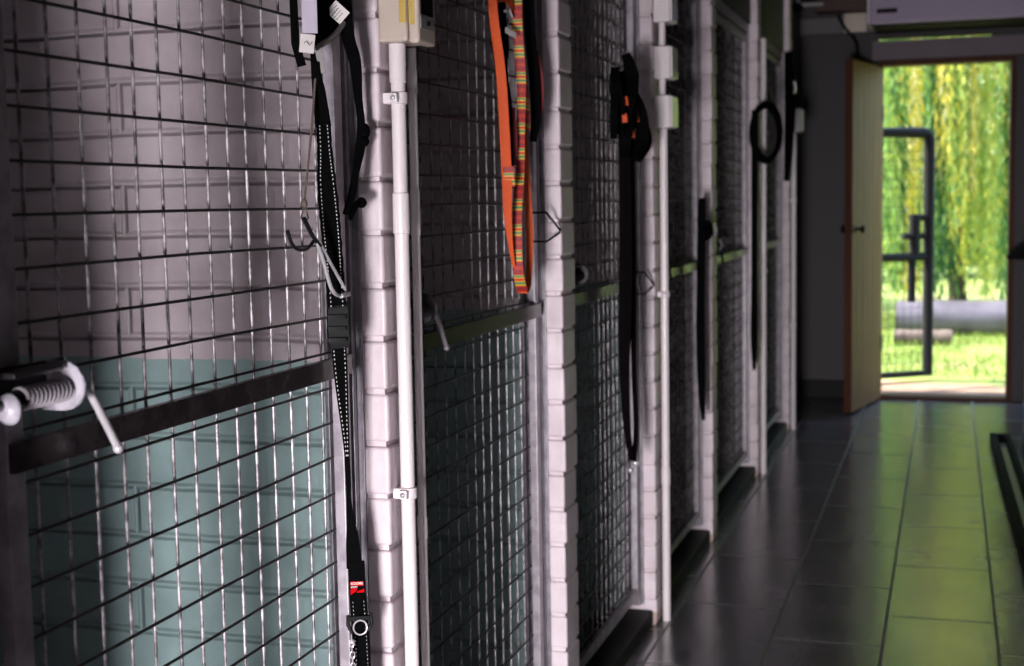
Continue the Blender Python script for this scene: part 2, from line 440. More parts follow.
GATES = [
 ('wire mesh kennel gate nearest the camera with a grey spring latch', 1),
 ('wire mesh kennel gate with the orange striped leash hanging on it', 2),
 ('wire mesh kennel gate beyond the second pier, long black lead at its right post', 3),
 ('dark kennel gate just beyond the pier with three stacked junction boxes', 4),
 ('dark kennel gate with greenish horizontal wires, second from the far end', 5),
 ('narrow-looking kennel gate farthest from the camera, next to the last pier', 6)]
gates = []
for label, g in GATES:
    y0 = PY[g - 1] + PT + (.061 if g == 1 else .036); y1 = PY[g] - .038
    gt = thing('kennel_gate', (-.845, y0, .08), label, 'gate', 'kennel gates along the corridor')
    gates.append(gt)
    m = MB(); zb, zt = .095, 1.905
    m.box(-.849, -.832, y0, y0 + .027, zb, zt, .0025); m.box(-.849, -.832, y1 - .027, y1, zb, zt, .0025)
    m.box(-.849, -.832, y0 + .027, y1 - .027, zb, zb + .027, .0025); m.box(-.849, -.832, y0 + .027, y1 - .027, zt - .027, zt, .0025)
    m.build('frame', M_frame, gt)
    MB().box(-.836, -.826, y0 + .003, y1 - .003, .975, 1.004, .0015).build('middle_bar', M_midbar, gt)
    ya, yb = y0 + .012, y1 - .012
    m = MB(); k = 0; y = 1.154 - 0.0508 * 2 if g == 1 else ya + .02
    while y < ya + .005: y += SP
    rnd = random.Random(g)
    while y < yb:
        if y0 + .027 < y < y1 - .027:
            d = rnd.uniform(-.002, .002); e = rnd.uniform(-.002, .002)
            m.tube([(-.8535, y, zb + .006), (-.8535 + e * .5, y + d, .6), (-.8535, y + e, 1.2), (-.8535, y - d, zt - .006)], .0020, 7)
        y += SP
    m.build('wire_mesh', M_wire_v, gt)
    m = MB(); SZ = .05157; z = 1.009 - SZ * 17
    while z < zt - .03:
        if z > zb + .03:
            d = rnd.uniform(-.002, .002)
            m.tube([(-.8495, ya, z), (-.8495, (ya + yb) / 2, z + d), (-.8495, yb, z - d)], .0019, 7)
        z += SZ
    m.build('cross_wires', M_wire_h, gt)
    make_latch(gt, PY[g - 1] + PT + (.018 if g == 1 else 0), *((M_zinc, M_spring, M_chrome) if g == 1 else (M_zinc_shade, M_zinc_shade, M_spring) if g == 2 else (M_darksteel,) * 3))  # later latches get darker metals, standing in for the piers' shadow
    # wire triangle keeper on the closing side
    tz = 1.166 if g == 2 else 0.99 if g == 3 else None
    if tz:
        yk = y1 + .01
        MB().tube([(-.832, yk - .05, tz + .03), (-.80, yk - .055, tz + .03), (-.789, yk + .012, tz - .008), (-.791, yk + .012, tz - .014), (-.80, yk - .055, tz - .03), (-.832, yk - .05, tz - .03)], .0024, 8).build('wire_keeper', M_blackplastic, gt)

# ------------------------------------------------------------------ electrics on the near pier
t = thing('electrical_box', (-.79, 1.94, 1.45), 'cream electrical box with a dark window at the top of the first white pier', 'electrical box')
MB().box(-.79, -.7455, 1.902, 1.974, 1.452, 1.72, .005, 3).build('body', M_pvc_old, t)
MB().box(-.7445, -.728, 1.904, 1.974, 1.449, 1.72, .006, 3).build('cover', M_pvc_old, t)
MB().box(-.757, -.7462, 1.9012, 1.9025, 1.478, 1.715, .0003).build('yellowed_strip', M_yellow, t)
MB().box(-.743, -.734, 1.9032, 1.9045, 1.475, 1.715, .0003).build('cover_edge', M_yellow, t)
MB().box(-.729, -.7265, 1.913, 1.960, 1.490, 1.715, .001).build('window', M_glassdark, t)
MB().box(-.729, -.7268, 1.911, 1.962, 1.470, 1.488, .001).build('latch_plate', M_greyplastic, t)
MB().box(-.7275, -.7245, 1.932, 1.942, 1.476, 1.482, .001).build('catch', M_blackplastic, t)

def conduit(x, y, r, z0, z1, label, couple=(), clips=(), pierx=-.79):
    t = thing('conduit_pipe', (x, y, z0), label, 'pipe')
    m = MB(); m.lathe([(r, 0), (r, z1 - z0)], (x, y, z0), (0, 0, 1), 20); m.build('pipe', M_pvc, t)
    for (a, b) in couple:
        MB().lathe([(r * 1.02, 0), (r * 1.16, .0015), (r * 1.16, b - a - .0015), (r * 1.02, b - a)], (x, y, a), (0, 0, 1), 20).build('coupling', M_pvc, t)
    for zc in clips:
        m = MB(); m.lathe([(r * 1.05, 0), (r * 1.3, .001), (r * 1.3, .017), (r * 1.05, .018)], (x, y, zc - .009), (0, 0, 1), 20)
        m.box(pierx - .001, x, y - r * 1.2, y + r * 1.2, zc - .008, zc + .008, .002)
        m.box(x - r * .6, x + r * .6, y - r * 2.1, y - r * .9, zc - .007, zc + .007, .003)
        c = m.build('clip', M_pvc, t)
        s = MB().ball((x, y - r * 2.1, zc), .004, 1, .6, 1).build('screw', M_zinc); s.parent = c
    return t
conduit(-.7715, 1.928, .0108, 0.0, 1.452, 'thick white conduit pipe running down the first pier below the electrical box', ((1.175, 1.236), (1.395, 1.452)), (1.373, .788))
conduit(-.7765, 1.998, .0068, 0.0, 1.452, 'thin white conduit behind the thick one on the first pier', ((1.17, 1.24), (.70, .735), (1.385, 1.42)), ())

# electrics on the third pier: three boxes joined by conduit
jb = []
for zc, lab in ((1.752, 'topmost cream junction box on the third pier, cut by the photo edge'), (1.597, 'middle cream junction box of three on the third pier'), (1.462, 'lowest of three cream junction boxes on the third pier')):
    t = thing('junction_box', (-.79, 3.92, zc - .045), lab, 'junction box', 'junction boxes on the third pier')
    MB().box(-.79, -.744, 3.878, 3.965, zc - .045, zc + .045, .005, 3).build('body', M_pvc, t)
    MB().box(-.7435, -.737, 3.880, 3.963, zc - .043, zc + .043, .003, 3).build('lid', M_lid, t)
for z0, z1, lab in ((1.642, 1.707, 'short conduit between the top and middle junction boxes'), (1.507, 1.552, 'short conduit between the middle and lowest junction boxes')):
    conduit(-.7705, 3.905, .0095, z0, z1, lab)
conduit(-.772, 3.925, .0115, 0.0, 1.417, 'long white conduit down the third pier below its junction boxes', ((.40, .45),), (.95,))
conduit(-.774, 6.165, .012, 0.0, 1.9, 'white conduit on the fifth pier behind the hanging black loop', (), (.9,))
conduit(-.774, 7.40, .012, 0.0, 1.549, 'white conduit on the last pier nearest the open door', (), (.55, 1.2))
t = thing('junction_box', (-.79, 7.40, 1.56), 'grey junction box high on the last pier before the door', 'junction box')
MB().box(-.79, -.735, 7.36, 7.45, 1.55, 1.67, .006, 3).build('body', M_greyplastic, t)
MB().box(-.735, -.727, 7.365, 7.445, 1.555, 1.665, .003, 2).build('lid', M_greyplastic, t)

# ------------------------------------------------------------------ things hung on the first gate
W1 = (0.90, 0.43, 0)       # webbing faces obliquely out of the gate
def stitch_rows(pts, wdir, off, step=.0046, ln=.0024):
    """short white stitches along both edges of a strap path (dense points)"""
    m = MB(); acc = 0
    for i in range(len(pts) - 1):
        a = Vector(pts[i][:3]); b = Vector(pts[i + 1][:3]); d = b - a; L = d.length
        if L < 1e-6: continue
        d.normalize(); w = Vector(wdir); w = (w - d * w.dot(d)).normalized(); n = d.cross(w).normalized()
        if n.y > 0: n = -n
        acc += L
        if acc >= step:
            acc = 0
            for s in (-1, 1):
                c = a + w * s * (pts[i][3] / 2 - off) + n * .0016
                m.tube([c - d * ln / 2, c + d * ln / 2], .00062, 5)
    return m

# black dog harness with grey piping
t = thing('dog_harness', (-.815, 1.76, 1.42), 'black dog harness with grey piping and white label atop the nearest gate', 'harness')
poly = [(1.735, 1.70), (1.733, 1.426), (1.767, 1.438), (1.795, 1.449), (1.82, 1.464), (1.84, 1.479), (1.852, 1.497), (1.857, 1.53), (1.860, 1.62), (1.845, 1.70)]
MB().prism(poly, 'x', -.822, -.806, .004).build('padded_panel', M_mesh_fabric, t)
pp = smooth_path([(-.806, 1.860, 1.66), (-.805, 1.858, 1.53), (-.804, 1.852, 1.494), (-.804, 1.838, 1.476), (-.804, 1.819, 1.4615), (-.804, 1.793, 1.447), (-.804, 1.765, 1.436), (-.804, 1.731, 1.424)], 5)
MB().tube(pp, [.0042] * len(pp), 8).build('piping', M_piping, t)
MB().strap([(-.803, 1.745, 1.428, .010), (-.803, 1.752, 1.408, .010), (-.803, 1.754, 1.395, .010)], W1).build('piping_tail', M_piping, t)
# label: square turned on its corner, facing out from the gate
r = Vector((.86, .5, 0)); c0 = Vector((-.797, 1.797, 1.480)); a = math.radians(42)
ru = r * math.cos(a) - Vector((0, 0, 1)) * math.sin(a); uu = r * math.sin(a) + Vector((0, 0, 1)) * math.cos(a)
m = MB(); L = [(-.0125, -.0105), (.0125, -.0105), (.0125, .0105), (-.0125, .0105)]; nn = ru.cross(uu).normalized()
A = [m.b.verts.new(c0 + ru * p + uu * q) for p, q in L]; B = [m.b.verts.new(c0 + ru * p + uu * q + nn * .0012) for p, q in L]
m.b.faces.new(A); m.b.faces.new(list(reversed(B)))
for i in range(4): m.b.faces.new((A[i], A[(i + 1) % 4], B[(i + 1) % 4], B[i]))
lb = m.build('care_label', M_label, t, False)
m = MB(); rr = random.Random(3)
for row in range(4):
    x = -.009
    while x < .007 - row * .002:
        l_ = rr.uniform(.0012, .003); p = c0 + nn * .0014
        q = -.0075 + row * .0042
        m.tube([p + ru * q + uu * x, p + ru * (q + .0004) + uu * (x + l_)], .0005 if row != 1 else .0009, 4); x += l_ + .0012
o = m.build('print', M_print); o.parent = lb
MB().strap([(-.800, 1.716, 1.70, .020), (-.800, 1.714, 1.55, .020), (-.800, 1.714, 1.443, .020)], W1, .003).build('reflective_band', M_lilac, t)
MB().strap([(-.817, 1.703, 1.70, .010), (-.817, 1.702, 1.52, .010), (-.817, 1.705, 1.43, .011), (-.815, 1.718, 1.402, .012)], W1, .003).build('webbing', M_black, t)
MB().strap([(-.808, 1.742, 1.70, .010), (-.808, 1.740, 1.52, .010), (-.808, 1.738, 1.43, .010)], W1, .003).build('webbing', M_black, t)
lt = MB().strap([(-.800, 1.708, 1.441, .019), (-.800, 1.701, 1.417, .019)], W1, .002).build('size_tag', M_label, t)
lt['label'] = 'pale tag with a faint curl printed on it'
cc = Vector((-.798, 1.704, 1.429)); rw = Vector(W1).normalized()
sq = [cc + rw * (.005 * (k / 8 - .5) * 2) + Vector((0, 0, .0025 * math.sin(k * .9))) - Vector((-.4, .9, 0)) * .002 for k in range(9)]
o = MB().tube(sq, .0006, 5).build('print', M_piping); o.parent = lt

# the second, thin strand of webbing with a knot
t1 = t
t = thing('webbing_strap', (-.81, 1.86, 1.20), 'thin black strap with a knot hanging beside the first pier', 'strap')
pts = smooth_path([(-.80, 1.828, 1.62, .018), (-.80, 1.832, 1.47, .018), (-.80, 1.858, 1.42, .017), (-.80, 1.866, 1.37, .012), (-.80, 1.874, 1.335, .011), (-.80, 1.868, 1.30, .014), (-.80, 1.850, 1.265, .010), (-.80, 1.835, 1.235, .011), (-.80, 1.812, 1.207, .009)], 5)
MB().strap(pts, W1, .004).build('webbing', M_black, t)
MB().ball((-.797, 1.879, 1.323), .010, .8, .8, 1.2).ball((-.797, 1.875, 1.309), .008).build('knot', M_black, t)
MB().strap([(-.797, 1.862, 1.226, .008), (-.797, 1.842, 1.220, .010), (-.797, 1.818, 1.200, .007)], (0, 0, 1), .004).ball((-.797, 1.86, 1.222), .008).build('loop_end', M_black, t)

t2 = t
# long padded leash with reflective stitching
t = thing('dog_leash', (-.81, 1.80, 0.3), 'long black leash with white reflective stitching and red label on the nearest gate', 'leash')
up_ = smooth_path([(-.80, 1.727, 1.62, .014), (-.80, 1.728, 1.42, .012), (-.80, 1.738, 1.37, .018), (-.80, 1.748, 1.325, .022)], 5)
MB().strap(up_, W1, .004).build('upper_webbing', M_black, t)
body = smooth_path([(-.80, 1.748, 1.33, .019), (-.80, 1.751, 1.29, .021), (-.80, 1.754, 1.25, .026), (-.80, 1.762, 1.19, .028), (-.80, 1.770, 1.13, .026), (-.80, 1.775, 1.08, .025)], 8)
m = MB(); rr = random.Random(5)
m.strap([(p[0], p[1], p[2] + 0, p[3] * (1 + rr.uniform(-.05, .05))) for p in body], W1, .012)
sl = m.build('stretch_sleeve', M_black, t)
o = stitch_rows([(p[0] + .003, p[1] - .006, p[2], p[3]) for p in smooth_path(body, 3)], W1, .0045).build('stitching', M_stitch); o.parent = sl
m = MB()
m.strap(smooth_path([(-.799, 1.774, 1.083, .027), (-.799, 1.776, 1.075, .030), (-.799, 1.776, 1.052, .031), (-.799, 1.778, 1.032, .031), (-.799, 1.780, 1.022, .027)], 4), W1, .011)
bk = m.build('keeper', M_blackplastic, t)
m = MB()
for z in (1.068, 1.052, 1.036): m.strap([(-.797, 1.768, z, .026), (-.797, 1.768, z - .005, .026)], W1, .004)
o = m.build('ridge', M_blackplastic); o.parent = bk
lowp = smooth_path([(-.80, 1.778, 1.025, .021), (-.80, 1.782, .98, .019), (-.80, 1.788, .93, .014), (-.80, 1.794, .88, .009), (-.80, 1.797, .83, .0075), (-.80, 1.797, .80, .0075), (-.80, 1.803, .765, .013), (-.80, 1.806, .74, .019), (-.80, 1.810, .70, .023)], 8)
lw = MB().strap(lowp, W1, .003).build('webbing', M_black, t)
o = stitch_rows([p for p in smooth_path(lowp, 3) if p[2] > .86], W1, .003).build('stitching', M_stitch); o.parent = lw
low2 = smooth_path([(-.797, 1.810, .71, .0235), (-.797, 1.812, .66, .0245), (-.797, 1.818, .60, .025), (-.797, 1.822, .54, .025), (-.797, 1.828, .46, .025), (-.797, 1.832, .30, .025)], 10)
lw2 = MB().strap(low2, W1, .004).build('webbing', M_black, t)
o = stitch_rows([p for p in smooth_path(low2, 4) if p[2] < .655], W1, .0045).build('stitching', M_stitch); o.parent = lw2
# red label
rw = Vector(W1).normalized(); nf = Vector((rw.y, -rw.x, 0)); lc = Vector((-.797, 1.811, .671)) + nf * .0032
def patch(mb, P, th=.0008):
    A = [mb.b.verts.new(lc + rw * a + Vector((0, 0, b))) for a, b in P]; B = [mb.b.verts.new(lc + rw * a + Vector((0, 0, b)) + nf * th) for a, b in P]
    mb.b.faces.new(A); mb.b.faces.new(list(reversed(B)))
    for i in range(len(P)): mb.b.faces.new((A[i], A[(i + 1) % len(P)], B[(i + 1) % len(P)], B[i]))
m = MB(); patch(m, [(-.0098, .0105), (.0088, .0100), (.0088, .0035), (-.0098, .0045)]); patch(m, [(-.0098, .0005), (.0005, .0005), (-.0020, -.0040), (-.0098, -.0092)]); patch(m, [(.0000, -.0042), (.0095, -.0008), (.0095, -.0060), (-.0015, -.0062)])
rl = m.build('brand_label', M_red, t, False); rl['label'] = 'red woven label with white lettering and a black slash'
for body_, sz, zz, xx in (('ROOMS', .0050, .0073, -.0008), ('SPORT', .0034, .0024, -.0045)):
    o = text_part('lettering', body_, sz, M_stitch, t, lc + nf * .0011 + Vector((0, 0, zz)) + rw * xx, rw, (0, 0, 1))
    o.parent = rl; o.matrix_parent_inverse = Matrix.Identity(4)
# ring, slider and trigger clip
m = MB(); rc = Vector((-.797, 1.817, .613)) + nf * .008
ring = [rc + rw * (.0098 * math.cos(2 * PI * k / 28)) + Vector((0, 0, .0105 * math.sin(2 * PI * k / 28))) for k in range(28)]
m.tube(ring, .0012, 8, True); m.build('steel_ring', M_chrome, t)
m = MB(); p0 = Vector((-.797, 1.815, .626))
m.strap([tuple(p0 - rw * .017 + nf * .003) + (.007,), tuple(p0 + rw * .015 + nf * .003) + (.007,)], (0, 0, 1), .005)
m.tube([p0 - rw * .016 + Vector((0, 0, .004)), p0 - rw * .0165 - Vector((0, 0, .010)), p0 - rw * .011 - Vector((0, 0, .022))], .0028, 8)
m.tube([p0 + rw * .016 + Vector((0, 0, .006)), p0 + rw * .0175 - Vector((0, 0, .010)), p0 + rw * .012 - Vector((0, 0, .020))], .0028, 8)
m.build('slider', M_blackplastic, t)
m = MB(); q = Vector((-.797, 1.800, .602)) + nf * .004 - rw * .006
for k in range(7):
    zc = q.z - k * .0085
    ring = [Vector((q.x, q.y + k * .0006, zc)) + (rw if k % 2 else nf) * (.0032 * math.cos(2 * PI * j / 12)) + Vector((0, 0, .0052 * math.sin(2 * PI * j / 12))) for j in range(12)]
    m.tube(ring, .0009, 5, True)
m.ball((q.x, q.y + .002, q.z - .006), .0042).build('chain', M_chrome, t)

t3 = t
for q_ in (t1, t2): q_.location.y -= .019
t3.location.x -= .010; t3.location.y += .001
# thin cord with a bent wire hook
t = thing('wire_hook', (-.815, 1.70, 1.09), 'bent steel wire hook hanging from a thin cord on the nearest gate', 'hook')
MB().tube([(-.815, 1.745, 1.62), (-.812, 1.740, 1.42), (-.810, 1.712, 1.32), (-.81, 1.684, 1.225)], .0017, 6).build('cord', M_cord, t)
MB().ball((-.81, 1.683, 1.222), .0045, 1, 1, 1.5).build('knot', M_cord, t)
MB().tube([(-.81, 1.683, 1.222), (-.81, 1.672, 1.203), (-.808, 1.676, 1.196), (-.808, 1.690, 1.203), (-.81, 1.684, 1.222)], .0011, 6).build('cord_loop', M_cord, t)
m = MB(); m.tube(smooth_path([(-.806, 1.624, 1.188), (-.806, 1.634, 1.172), (-.804, 1.648, 1.163), (-.804, 1.675, 1.163), (-.804, 1.696, 1.173)], 5), .0024, 8)
m.tube(smooth_path([(-.806, 1.672, 1.203), (-.804, 1.690, 1.182), (-.800, 1.706, 1.165)], 4), .0031, 8); m.build('hook_arm', M_darksteel, t)
m = MB(); m.tube(smooth_path([(-.803, 1.690, 1.188), (-.800, 1.712, 1.150), (-.799, 1.732, 1.112), (-.798, 1.748, 1.098), (-.797, 1.776, 1.094)], 5), .0027, 8)
m.tube([(-.800, 1.703, 1.172), (-.798, 1.735, 1.140), (-.796, 1.775, 1.103)], .0022, 8)
m.tube([(-.797, 1.762, 1.095), (-.795, 1.784, 1.096)], .0036, 8); m.build('prongs', M_chrome, t)

# ------------------------------------------------------------------ second gate: orange leash and a black harness
W2 = (0.95, 0.30, 0)
t = thing('dog_leash', (-.80, 2.60, 1.04), 'orange leash with striped webbing hanging in loops on the second gate', 'leash')
MB().strap(smooth_path([(-.80, 2.47, 1.62, .016), (-.80, 2.475, 1.56, .017), (-.80, 2.510, 1.47, .018), (-.80, 2.525, 1.39, .019), (-.80, 2.535, 1.30, .0195), (-.80, 2.540, 1.26, .0195), (-.80, 2.54, 1.20, .016), (-.80, 2.555, 1.14, .010), (-.80, 2.575, 1.095, .006)], 6), W2, .003).build('orange_strand', M_orange, t)
MB().strap([(-.796, 2.537, 1.286, .021), (-.796, 2.540, 1.268, .021), (-.796, 2.545, 1.248, .021)], W2, .004).build('striped_patch', M_stripe, t)
MB().strap(smooth_path([(-.797, 2.612, 1.66, .022), (-.797, 2.612, 1.56, .021), (-.797, 2.632, 1.46, .019), (-.797, 2.625, 1.36, .017), (-.797, 2.615, 1.28, .018), (-.797, 2.595, 1.21, .019), (-.797, 2.588, 1.14, .019), (-.797, 2.595, 1.08, .020), (-.797, 2.618, 1.045, .021)], 8), W2, .003).build('striped_strand', M_stripe, t)
MB().strap(smooth_path([(-.801, 2.650, 1.48, .016), (-.801, 2.670, 1.42, .016), (-.801, 2.682, 1.36, .013)], 6), W2, .003).build('striped_strand', M_stripe, t)
MB().strap(smooth_path([(-.802, 2.672, 1.37, .006), (-.802, 2.676, 1.30, .010), (-.802, 2.684, 1.22, .014), (-.802, 2.690, 1.15, .015), (-.802, 2.684, 1.09, .013), (-.800, 2.666, 1.052, .012), (-.798, 2.625, 1.042, .020)], 6), W2, .003).build('orange_strand', M_orange, t)
MB().strap(smooth_path([(-.80, 2.475, 1.585, .016), (-.80, 2.54, 1.600, .016), (-.80, 2.60, 1.59, .016)], 4), (0, 0, 1), .003).build('orange_strand', M_orange, t)
t = thing('dog_harness', (-.81, 2.60, 1.28), 'black harness with red lining and a white tag behind the orange leash', 'harness')
MB().strap(smooth_path([(-.812, 2.555, 1.64, .02), (-.812, 2.560, 1.56, .02), (-.812, 2.548, 1.52, .034), (-.812, 2.560, 1.46, .022), (-.812, 2.590, 1.40, .018), (-.812, 2.585, 1.33, .020), (-.812, 2.60, 1.26, .014)], 5), W2, .006).build('webbing', M_black, t)
MB().strap(smooth_path([(-.80, 2.700, 1.68, .020), (-.80, 2.710, 1.56, .021), (-.80, 2.735, 1.46, .022), (-.80, 2.745, 1.40, .020), (-.80, 2.720, 1.34, .014)], 5), W2, .006).build('webbing', M_black, t)
MB().strap(smooth_path([(-.795, 2.745, 1.52, .004), (-.795, 2.756, 1.47, .014), (-.795, 2.757, 1.42, .014), (-.795, 2.745, 1.38, .004)], 5), W2, .005).build('red_lining', M_redfab, t)
MB().strap(smooth_path([(-.806, 2.60, 1.40, .012), (-.806, 2.595, 1.34, .022), (-.806, 2.61, 1.29, .012)], 5), W2, .005).build('red_lining', M_redfab, t)
MB().strap([(-.797, 2.538, 1.540, .011, (0, 0, 1)), (-.789, 2.575, 1.533, .011, (0, 0, 1))], (0, 0, 1), .002).build('white_tag', M_label, t)
MB().tube([(-.80, 2.545, 1.575), (-.80, 2.57, 1.585), (-.80, 2.59, 1.570)], .003, 6).build('steel_loop', M_chrome, t)

# ------------------------------------------------------------------ third gate: harness bundle with a long lead
W3 = (0.97, 0.22, 0)
t = thing('dog_harness', (-.80, 3.52, 1.36), 'crumpled black harness with orange buckles hung on the third gate', 'harness')
rr = random.Random(11)
for k in range(9):
    y = 3.40 + rr.uniform(0, .22); z = 1.47 + rr.uniform(-.05, .05); w = rr.uniform(.02, .034); xo = -.800 + rr.uniform(0, .03)
    MB().strap(smooth_path([(xo, y, z + .06, w * .7), (xo + .01, y + rr.uniform(-.05, .06), z + .01, w), (xo + .012, y + rr.uniform(-.05, .07), z - .05, w), (xo, y + rr.uniform(-.03, .04), z - .10, w * .8)], 5), W3, .008).build('webbing', M_black, t)
for (y, z) in ((3.42, 1.462), (3.41, 1.42), (3.55, 1.428), (3.49, 1.385), (3.58, 1.425)):
    m = MB(); m.strap([(-.768, y, z + .011, .012), (-.768, y + .006, z - .010, .014)], W3, .006); m.build('orange_buckle', M_orange, t)
m = MB(); m.tube([(-.79, 3.40, 1.53), (-.79, 3.395, 1.50), (-.79, 3.405, 1.48)], .003, 6); m.build('snap_hook', M_chrome, t)
t = thing('dog_leash', (-.80, 3.56, .52), 'long dark brown lead with a steel clip hanging below the harness on the third gate', 'leash')
M_brownlead = simple('dark_brown_leather', rgb(11, 7, 8), 0.8, 0, 0.2, spec=0.03)
MB().strap(smooth_path([(-.79, 3.50, 1.42, .030), (-.79, 3.51, 1.2, .032), (-.79, 3.50, .98, .034), (-.79, 3.48, .80, .028), (-.79, 3.50, .65, .020), (-.79, 3.55, .54, .014)], 6), W3, .004).build('strand', M_brownlead, t)
MB().strap(smooth_path([(-.785, 3.56, 1.42, .02), (-.785, 3.57, 1.0, .018), (-.785, 3.57, .78, .014), (-.785, 3.59, .62, .014), (-.785, 3.56, .535, .014)], 6), W3, .004).build('strand', M_brownlead, t)
m = MB(); m.ball((-.783, 3.575, .528), .013, 1, 1, .8).ball((-.79, 3.54, .515), .008); m.build('steel_clip', M_chrome, t)
# fourth gate
t = thing('dog_leash', (-.80, 4.66, .48), 'dark leash with a small steel clip on the fourth gate beside its pier', 'leash')
MB().strap(smooth_path([(-.79, 4.67, 1.22, .024), (-.79, 4.66, 1.10, .03), (-.79, 4.64, .95, .028), (-.79, 4.63, .75, .030), (-.79, 4.65, .58, .026), (-.79, 4.68, .47, .012)], 6), W3, .005).build('strand', M_black, t)
MB().ball((-.775, 4.70, 1.115), .026, .7, 1, 1.3).ball((-.775, 4.64, 1.10), .024).build('bunched_webbing', M_black, t)
MB().tube([(-.752, 4.70, 1.135), (-.75, 4.715, 1.11), (-.752, 4.70, 1.09)], .004, 6).build('steel_clip', M_chrome, t)
# fifth pier: loop
t = thing('dog_leash', (-.79, 5.9, .48), 'black leash coiled into a round loop hanging at the fifth pier', 'leash')
m = MB(); lp = []
for k in range(29):
    a = 2 * PI * k / 28 + .9
    lp.append((-.745 + .045 * math.cos(a) * 1.0, 6.0 + .10 * math.cos(a), 1.485 + .115 * math.sin(a)))
for off in (0, .012): m.tube([(p[0] + off * .5, p[1], p[2] + off) for p in lp], .0115, 8)
m.build('coil', M_black, t)
MB().strap(smooth_path([(-.775, 5.90, 1.58, .03), (-.775, 5.88, 1.30, .028), (-.775, 5.87, .9, .026), (-.775, 5.86, .65, .03), (-.775, 5.86, .50, .014)], 5), W3, .006).build('strand', M_black, t)
t = thing('dog_leash', (-.80, 7.26, 1.2), 'dark leash bunched on the farthest gate next to the last pier', 'leash')
MB().strap(smooth_path([(-.79, 7.28, 1.95, .04), (-.78, 7.30, 1.75, .06), (-.78, 7.26, 1.6, .05), (-.79, 7.22, 1.3, .03)], 5), W3, .01).build('strand', M_black, t)
MB().tube([(-.76, 7.27, 1.80), (-.755, 7.29, 1.77), (-.76, 7.28, 1.74)], .006, 6).build('steel_clip', M_chrome, t)

# ------------------------------------------------------------------ far end: door, frame, unit over it
w = MB(); w.box(DL - .03, DL, YE - .015, YE + .12, 0, DT + .03, .004); w.box(DR, DR + .03, YE - .015, YE + .12, 0, DT + .03, .004)
w.box(DL, DR, YE - .015, YE + .12, DT, DT + .03, .004); w.box(DL, DR, YE - .01, YE + .12, 0, .022, .004)
struct('trim_door', w, M_pine_edge)
struct('trim_9', MB().box(DL - .06, XR - .02, YE - .03, YE, 2.007, 2.119, .004), M_lintel)
d = thing('door_leaf', (DL + .005, YE - .02, 0), 'pine plank door leaf standing open into the corridor', 'door')
ang = math.atan2(7.955 - (YE - .02), -.515 - DL)   # direction of the open leaf
du = Vector((math.cos(ang), math.sin(ang), 0)); dn = Vector((-du.y, du.x, 0))   # dn faces the corridor
Lw = .665
def dbox(m, a0, a1, n0, n1, z0, z1, bev=.003):
    k = len(m.b.verts)
    m.b.verts.ensure_lookup_table()
    old = set(m.b.verts)
    m.box(a0, a1, n0, n1, z0, z1, bev)
    for v in m.b.verts:
        if v not in old: v.co = Vector((DL + .005, YE - .02, 0)) + du * v.co.x + dn * v.co.y + Vector((0, 0, v.co.z))
    return m
if dn.x < 0: dn = -dn
m = MB(); np_ = 6
for k in range(np_): dbox(m, k * Lw / np_ + .001, (k + 1) * Lw / np_ - .001, -.022, 0, .012, 1.965, .004)
m.build('planks', M_pine, d)
for z0 in (.15, .95, 1.75): dbox(MB_ := MB(), .02, Lw - .04, -.042, -.023, z0, z0 + .10); MB_.build('ledge', M_pine, d)
m = MB(); dbox(m, Lw + .0005, Lw + .008, -.042, 0, .012, 1.965, .002); m.build('edge_strip', M_pine_edge, d)
for s, nm in ((1, 'door_knob'), (-1, 'door_knob')):
    base = Vector((DL + .005, YE - .02, 1.035)) + du * (Lw - .06) + dn * (0 if s > 0 else -.023)
    MB().lathe([(.024, 0), (.024, .004), (.009, .006), (.008, .028), (.020, .034), (.024, .044), (.018, .054), (.0, .056)], base, dn * s, 16).build(nm, M_blackplastic, d)
for z0 in (.3, 1.65): dbox(MB_ := MB(), -.004, .03, .0, .006, z0, z0 + .09, .001); MB_.build('hinge', M_darksteel, d)

t = thing('ceiling_unit', (-.01, 8.35, 2.165), 'lilac-grey enamelled housing fixed high above the open doorway', 'housing unit')
m = MB(); m.box(-.440, XR - .004, 8.16, YE - .055, 2.165, CEIL - .005, .012, 3); m.build('body', M_unit, t)
MB().box(-.452, -.440, 8.18, YE - .08, 2.175, CEIL - .01, .004).build('end_cap', M_label, t)
MB().box(-.40, -.29, 8.155, 8.161, 2.225, 2.250, .002).build('slot', M_slot, t)
MB().box(-.42, XR - .01, 8.19, YE - .06, 2.156, 2.165, .001).build('underside', M_slot, t)
t = thing('timber_beam', (-.6, 8.5, 2.28), 'red-brown timber box beam beside the housing above the door', 'beam')
MB().box(-.765, -.455, 8.40, YE - .055, 2.285, CEIL - .002, .006).build('beam', M_brownbox, t)
t = thing('cable_box', (-.54, 8.6, 2.15), 'small cream cable box under the red-brown beam', 'cable box')
MB().box(-.605, -.475, YE - .075, YE - .051, 2.172, 2.282, .006).build('body', M_pvc_old, t)
MB().tube(smooth_path([(-.64, YE - .062, 2.275), (-.60, YE - .085, 2.20), (-.55, YE - .085, 2.14), (-.53, YE - .02, 2.08), (-.53, YE - .012, 1.9), (-.53, YE - .012, 1.6)], 5), .009, 8).build('cable', M_blackplastic, t)
t = thing('ceiling_lamp', (-.87, 8.3, 2.29), 'small dark round fitting with a bar under the ceiling near the far wall', 'lamp fitting')
MB().ball((-.84, 8.25, 2.295), .03, 1, 1, .9).build('head', M_blackplastic, t)
MB().box(-.83, -.70, 8.245, 8.265, 2.298, 2.318, .003).box(-.85, -.83, 8.24, 8.26, 2.31, CEIL, .002).build('arm', M_greyplastic, t)

